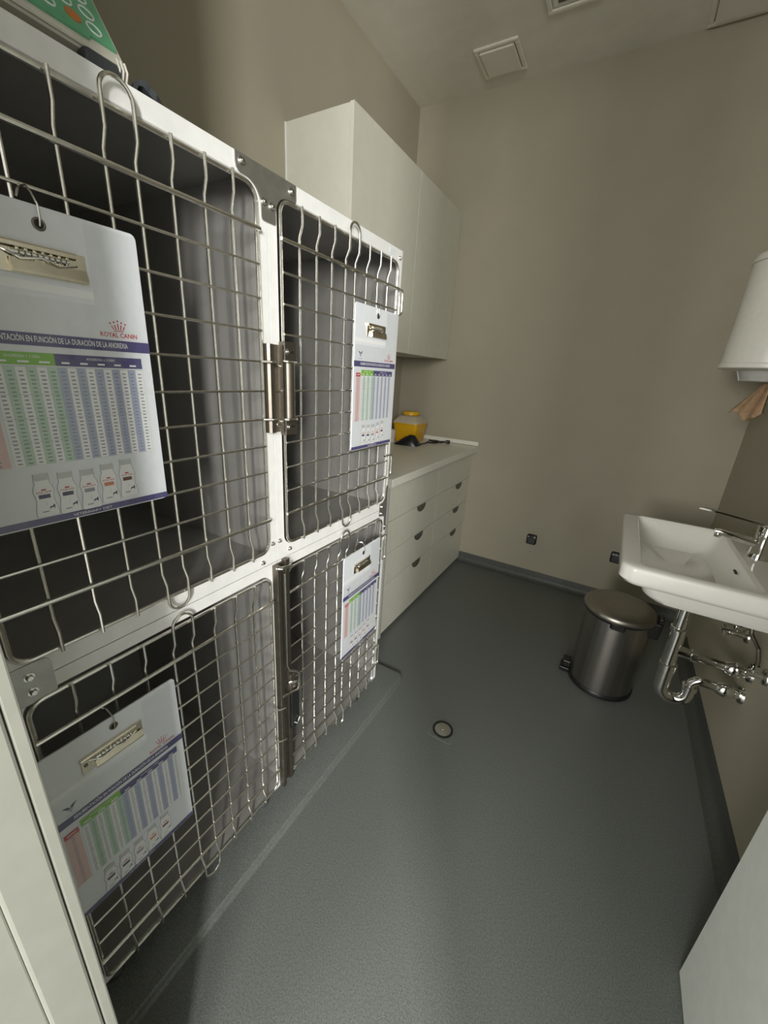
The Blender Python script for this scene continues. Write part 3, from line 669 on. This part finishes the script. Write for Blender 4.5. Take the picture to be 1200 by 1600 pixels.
# ------------------------------------------------------------------ floor drain
t = thing('floor_drain', 'round metal floor drain set in a square of the vinyl floor', 'drain', (-0.345, 1.222, 0))
bm = B(); loft(bm, [[(a, b, z) for a, b in rrect(-0.345, 1.222, h, h, 0.012, 4)] for z, h in ((0.0002, 0.052), (0.0014, 0.050))]); obj('square_plate', bm, 'vinyl', t)
obj('ring', lathe(B(), [(0.041, 0.0015), (0.041, 0.004), (0.037, 0.005), (0.034, 0.0035), (0.034, 0.0016)], (-0.345, 1.222, 0), 'z', 32, cap=False), 'black_plastic', t, smooth=True)
obj('cover_disc', lathe(B(), [(0.031, 0.0016), (0.031, 0.0040), (0.029, 0.0048), (0.004, 0.0052)], (-0.345, 1.222, 0), 'z', 32), 'plate_steel', t, smooth=True)
obj('cover_knob', lathe(B(), [(0.006, 0.0052), (0.005, 0.0075), (0.002, 0.008)], (-0.345, 1.222, 0), 'z', 14), 'plate_steel', t, smooth=True)

# ------------------------------------------------------------------ pedal bin
t = thing('pedal_bin', 'brushed steel pedal bin with domed lid standing below the sink', 'bin', (0.185, 1.915, 0))
bx, by = 0.185, 1.915
obj('base_ring', lathe(B(), [(0.136, 0.0), (0.140, 0.004), (0.140, 0.020), (0.137, 0.024)], (bx, by, 0), 'z', 48), 'black_plastic', t, smooth=True)
obj('body', lathe(B(), [(0.1345, 0.0245), (0.1345, 0.385)], (bx, by, 0), 'z', 48), 'brushed', t, smooth=True)
obj('rim', lathe(B(), [(0.139, 0.3855), (0.142, 0.390), (0.142, 0.400), (0.138, 0.404)], (bx, by, 0), 'z', 48), 'black_plastic', t, smooth=True)
obj('lid', lathe(B(), [(0.146, 0.398), (0.148, 0.402), (0.146, 0.416), (0.138, 0.424), (0.10, 0.432), (0.05, 0.436), (0.01, 0.437)], (bx, by, 0), 'z', 48, cap=True), 'lid_steel', t, smooth=True)
bm = B(); prism(bm, [(bx-0.03, by-0.139), (bx+0.03, by-0.139), (bx+0.022, by-0.153), (bx-0.022, by-0.153)], 0.374, 0.399, 'xy'); obj('lid_tab', bm, 'black_plastic', t)
bm = B(); box(bm, bx+0.120, bx+0.165, by-0.04, by+0.04, 0.325, 0.402, 0.006); box(bm, bx+0.15, bx+0.170, by-0.03, by+0.03, 0.345, 0.425, 0.006); obj('hinge_housing', bm, 'black_plastic', t)
bm = B(); box(bm, bx-0.178, bx-0.132, by-0.035, by+0.035, 0.004, 0.026, 0.005); box(bm, bx-0.170, bx-0.132, by-0.028, by+0.028, 0.026, 0.062, 0.006); obj('pedal', bm, 'black_plastic', t)

# ------------------------------------------------------------------ sink
t = thing('sink', 'white porcelain wall sink with rectangular basin on the right wall', 'sink', (0.34, 1.60, 0.66))
sx0, sx1, sy0, sy1, ZS = 0.100, XR-0.001, 1.305, 1.930, 0.850
scx, scy, shx, shy = (sx0+sx1)/2, (sy0+sy1)/2, (sx1-sx0)/2, (sy1-sy0)/2
def S(cx, cy, hx, hy, r, z, tilt=0.0): return [(a, b, z+tilt*(a-cx)) for a, b in rrect(cx, cy, hx, hy, r, 8)]
L = [S(scx+0.045, scy, 0.15, 0.22, 0.05, ZS-0.126),
     S(scx+0.032, scy, shx-0.064, shy-0.060, 0.05, ZS-0.120),
     S(scx+0.026, scy, shx-0.050, shy-0.048, 0.045, ZS-0.100),
     S(scx+0.022, scy, shx-0.040, shy-0.040, 0.040, ZS-0.066),
     S(scx+0.012, scy, shx-0.016, shy-0.018, 0.045, ZS-0.063),
     S(scx+0.004, scy, shx-0.006, shy-0.006, 0.043, ZS-0.057),
     S(scx, scy, shx, shy, 0.042, ZS-0.045),
     S(scx, scy, shx, shy, 0.042, ZS-0.010),
     S(scx, scy, shx-0.002, shy-0.002, 0.041, ZS-0.004),
     S(scx, scy, shx-0.008, shy-0.008, 0.036, ZS)]
icx, icy = 0.296, scy
L += [S(icx, icy, 0.146, 0.284, 0.026, ZS+0.001), S(icx, icy, 0.143, 0.281, 0.025, ZS-0.003), S(icx-0.001, icy, 0.139, 0.276, 0.026, ZS-0.012),
      S(icx-0.006, icy, 0.120, 0.252, 0.035, ZS-0.082), S(icx-0.006, icy, 0.108, 0.238, 0.04, ZS-0.098), S(icx, icy, 0.05, 0.08, 0.035, ZS-0.108)]
obj('basin', loft(B(), L), 'porcelain', t, smooth=True)
obj('basin_drain', lathe(B(), [(0.034, ZS-0.1082), (0.033, ZS-0.105), (0.020, ZS-0.104), (0.019, ZS-0.107)], (icx+0.02, 1.56, 0), 'z', 24), 'chrome', t, smooth=True)
obj('overflow_slot', box(B(), icx+0.124, icx+0.130, 1.552, 1.580, ZS-0.036, ZS-0.030, 0.001), 'black_plastic', t)
# tap
t = thing('tap', 'chrome single lever mixer tap on the sink deck', 'tap', (0.486, 1.655, ZS))
tx, ty = 0.486, 1.655
obj('tap_body', lathe(B(), [(0.030, ZS+0.0005), (0.030, ZS+0.005), (0.028, ZS+0.008), (0.0265, ZS+0.02), (0.0245, ZS+0.060), (0.0240, ZS+0.070), (0.0240, ZS+0.073), (0.0260, ZS+0.075), (0.0265, ZS+0.108), (0.020, ZS+0.116), (0.008, ZS+0.119)], (tx, ty, 0), 'z', 32), 'chrome', t, smooth=True)
bm = B(); tube(bm, [(tx-0.012, ty, ZS+0.048), (tx-0.06, ty, ZS+0.056), (tx-0.115, ty, ZS+0.064), (tx-0.128, ty, ZS+0.063)], 0.013, n=16, radii=[0.016, 0.0135, 0.0115, 0.0095]); sp_ = obj('spout', bm, 'chrome', t, smooth=True)
obj('aerator', lathe(B(), [(0.0095, ZS+0.045), (0.0105, ZS+0.047), (0.0105, ZS+0.058), (0.008, ZS+0.064)], (tx-0.118, ty, 0), 'z', 18), 'chrome', sp_, smooth=True)
bm = B(); loft(bm, [[(x, ty+c*hw, z+dz) for c, dz in ((-1, -hh), (1, -hh), (1, hh), (-1, hh))] for x, z, hw, hh in ((tx-0.005, ZS+0.114, 0.014, 0.004), (tx-0.05, ZS+0.119, 0.012, 0.003), (tx-0.13, ZS+0.129, 0.009, 0.0022), (tx-0.180, ZS+0.133, 0.011, 0.0025), (tx-0.190, ZS+0.133, 0.009, 0.0020))]); obj('lever', bm, 'chrome', t, smooth=True)

# ------------------------------------------------------------------ drain pipework under the sink
t = thing('drain_trap', 'chrome drain trap with two pipes running to the wall below the sink', 'drain pipe', (0.37, 1.62, 0.25))
yt = 1.622
xp = 0.355
bm = B(); lathe(bm, [(0.022, 0.726), (0.022, 0.545)], (xp-0.006, yt, 0), 'z', 24); obj('tail_pipe', bm, 'chrome', t, smooth=True)
bm = B(); lathe(bm, [(0.023, 0.546), (0.0275, 0.545), (0.0275, 0.530), (0.024, 0.528)], (xp-0.005, yt, 0), 'z', 24); tube(bm, [(xp-0.005, yt-0.026, 0.540), (xp-0.024, yt-0.034, 0.546)], 0.003, n=8); obj('collar_nut', bm, 'chrome', t, smooth=True)
bm = B(); lathe(bm, [(0.0235, 0.530), (0.0235, 0.380)], (xp-0.003, yt, 0), 'z', 24); tube(bm, [(xp, yt, 0.452), (xp+0.055, yt, 0.450)], 0.0195, n=20); obj('tee', bm, 'chrome', t, smooth=True)
bm = B(); lathe(bm, [(0.020, 0.050), (0.0235, 0.051), (0.0235, 0.072), (0.018, 0.074)], (xp, yt, 0.450), 'x', 24) if False else None
tube(bm, [(xp+0.050, yt, 0.450), (xp+0.053, yt, 0.450), (xp+0.071, yt, 0.450), (xp+0.074, yt, 0.450)], 0.0235, n=20, radii=[0.020, 0.0235, 0.0235, 0.019]); obj('tee_nut', bm, 'chrome', t, smooth=True)
obj('upper_pipe', tube(B(), [(xp+0.070, yt, 0.450), (0.575, yt, 0.446)], 0.0155, n=20), 'chrome', t, smooth=True)
bm = B(); lathe(bm, [(0.026, 0.392), (0.0290, 0.390), (0.0290, 0.366), (0.026, 0.364)], (xp, yt, 0), 'z', 24); obj('cup_nut', bm, 'chrome', t, smooth=True)
cxu = xp+0.041
pts = [(xp, yt, 0.366), (xp, yt, 0.300)] + [tuple(p) for p in arc((cxu, yt, 0.288), 0.041, math.pi, 2*math.pi, 14, (1, 0, 0), (0, 0, 1))] + [(cxu+0.041, yt, 0.310)]
N_ = len(pts); obj('u_bend', tube(B(), pts, 0.025, n=22, radii=[0.0265 - 0.006*i/(N_-1) for i in range(N_)]), 'chrome', t, smooth=True)
bm = B(); lathe(bm, [(0.021, 0.306), (0.0245, 0.308), (0.0245, 0.326), (0.020, 0.328)], (cxu+0.041, yt, 0), 'z', 24); obj('bend_nut', bm, 'chrome', t, smooth=True)
ptx = [(cxu+0.041, yt, 0.322)] + [tuple(p) for p in arc((cxu+0.041+0.030, yt, 0.327), 0.030, math.pi, math.pi/2, 8, (1, 0, 0), (0, 0, 1))] + [(0.575, yt, 0.355)]
obj('lower_pipe', tube(B(), ptx, 0.0165, n=20), 'chrome', t, smooth=True)
for z in (0.446, 0.355):
    bm = B(); tube(bm, [(0.505, yt, z), (0.512, yt, z), (0.528, yt, z), (0.548, yt, z), (0.556, yt, z)], 0.02, n=24, radii=[0.017, 0.022, 0.0265, 0.0265, 0.020])
    tube(bm, [(0.556, yt, z), (0.572, yt, z), (0.5722, yt, z), (XR-0.0005, yt, z)], 0.03, n=24, radii=[0.018, 0.018, 0.028, 0.031]); obj('wall_rosette', bm, 'chrome', t, smooth=True)
def valve(y, z, label):
    t = thing('angle_valve', label, 'valve', (XR, y, z-0.02), 'chrome valves below the sink')
    bm = B(); tube(bm, [(XR-0.0005, y, z), (XR-0.006, y, z), (XR-0.010, y, z)], 0.02, n=20, radii=[0.026, 0.024, 0.012]); tube(bm, [(XR-0.009, y, z), (XR-0.055, y, z)], 0.0105, n=16); tube(bm, [(XR-0.034, y, z-0.004), (XR-0.034, y, z+0.034)], 0.009, n=14); box(bm, XR-0.045, XR-0.023, y-0.011, y+0.011, z+0.018, z+0.034, 0.002)
    obj('valve_body', bm, 'chrome', t, smooth=True)
    bm = B(); tube(bm, [(XR-0.055, y, z), (XR-0.062, y, z)], 0.008, n=12)
    for s in (-1, 1): tube(bm, [(XR-0.066, y, z), (XR-0.068, y+s*0.012, z+s*0.004), (XR-0.068, y+s*0.022, z+s*0.008)], 0.006, n=10, radii=[0.007, 0.006, 0.0085])
    tube(bm, [(XR-0.060, y, z), (XR-0.074, y, z)], 0.0085, n=14)
    obj('valve_handle', bm, 'chrome', t, smooth=True)
    pts = [(XR-0.034, y, z+0.032), (XR-0.036, y-0.002, z+0.055), (XR-0.045, y-0.01+0.01*(y < 1.6), z+0.09), (XR-0.06, (y+1.62)/2, z+0.115), (XR-0.075, (y+1.62*2)/3, 0.722)]
    obj('flexible_hose', tube(B(), pts, 0.0062, n=10), 'steel', t, smooth=True)
valve(1.768, 0.512, 'chrome angle valve below the sink on the bin side of the trap')
valve(1.520, 0.507, 'chrome angle valve below the sink on the door side of the trap')

# ------------------------------------------------------------------ paper dispenser
t = thing('paper_dispenser', 'white round paper towel dispenser on the right wall above the sink', 'dispenser', (0.435, 2.075, 1.40))
hx_, hy_, hr = 0.432, 2.085, 0.143
obj('housing', lathe(B(), [(hr+0.001, 1.462), (hr-0.001, 1.54), (hr-0.003, 1.62), (hr-0.005, 1.795)], (hx_, hy_, 0), 'z', 48), 'dispenser_white', t, smooth=True)
obj('top_lid', lathe(B(), [(hr-0.006, 1.7955), (hr-0.001, 1.798), (hr-0.001, 1.812), (hr-0.012, 1.826), (hr*0.5, 1.836), (0.01, 1.838)], (hx_, hy_, 0), 'z', 48), 'dispenser_white', t, smooth=True)
obj('bottom_rim', lathe(B(), [(hr-0.010, 1.440), (hr+0.005, 1.444), (hr+0.007, 1.450), (hr+0.004, 1.4615)], (hx_, hy_, 0), 'z', 48), 'dispenser_white', t, smooth=True)
bm = B(); lathe(bm, [(0.060, 1.400), (0.068, 1.402), (0.082, 1.4395)], (hx_, hy_, 0), 'z', 36); noz = obj('nozzle', bm, 'dispenser_grey', t, smooth=True)
for k in range(8):
    a = math.pi*2*k/8; bm = B(); tube(bm, [(hx_+0.070*math.cos(a), hy_+0.070*math.sin(a), 1.402), (hx_+0.084*math.cos(a), hy_+0.084*math.sin(a), 1.438)], 0.003, n=6); obj('nozzle_rib', bm, 'dispenser_grey', noz, smooth=True)
obj('wall_bracket', box(B(), hx_+0.10, XR-0.0005, hy_-0.06, hy_+0.06, 1.47, 1.78, 0.004), 'dispenser_grey', t)
# kraft paper tail
bm = B(); rows = []
for j in range(9):
    s = j/8; z = 1.402-0.130*s; wd = 0.012+0.055*s; rows.append([(hx_+0.020-0.040*s+wd*(i/10-0.5)*1.6+0.0, hy_-0.02*s+0.012*math.sin(i*1.9+1.0)*(0.5+0.5*s), z+0.018*s*math.sin(i*0.75+0.5)) for i in range(11)])
V = [[bm.verts.new(p) for p in r] for r in rows]
for j in range(8):
    for i in range(10): bm.faces.new((V[j][i], V[j][i+1], V[j+1][i+1], V[j+1][i]))
o = obj('paper_tail', bm, 'kraft', smooth=True); so = o.modifiers.new('s', 'SOLIDIFY'); so.thickness = 0.0012
tag(o, 'crumpled brown paper towel hanging out of the dispenser', 'paper towel')
for o in bpy.data.objects:
    if '_w' in o: del o['_w']
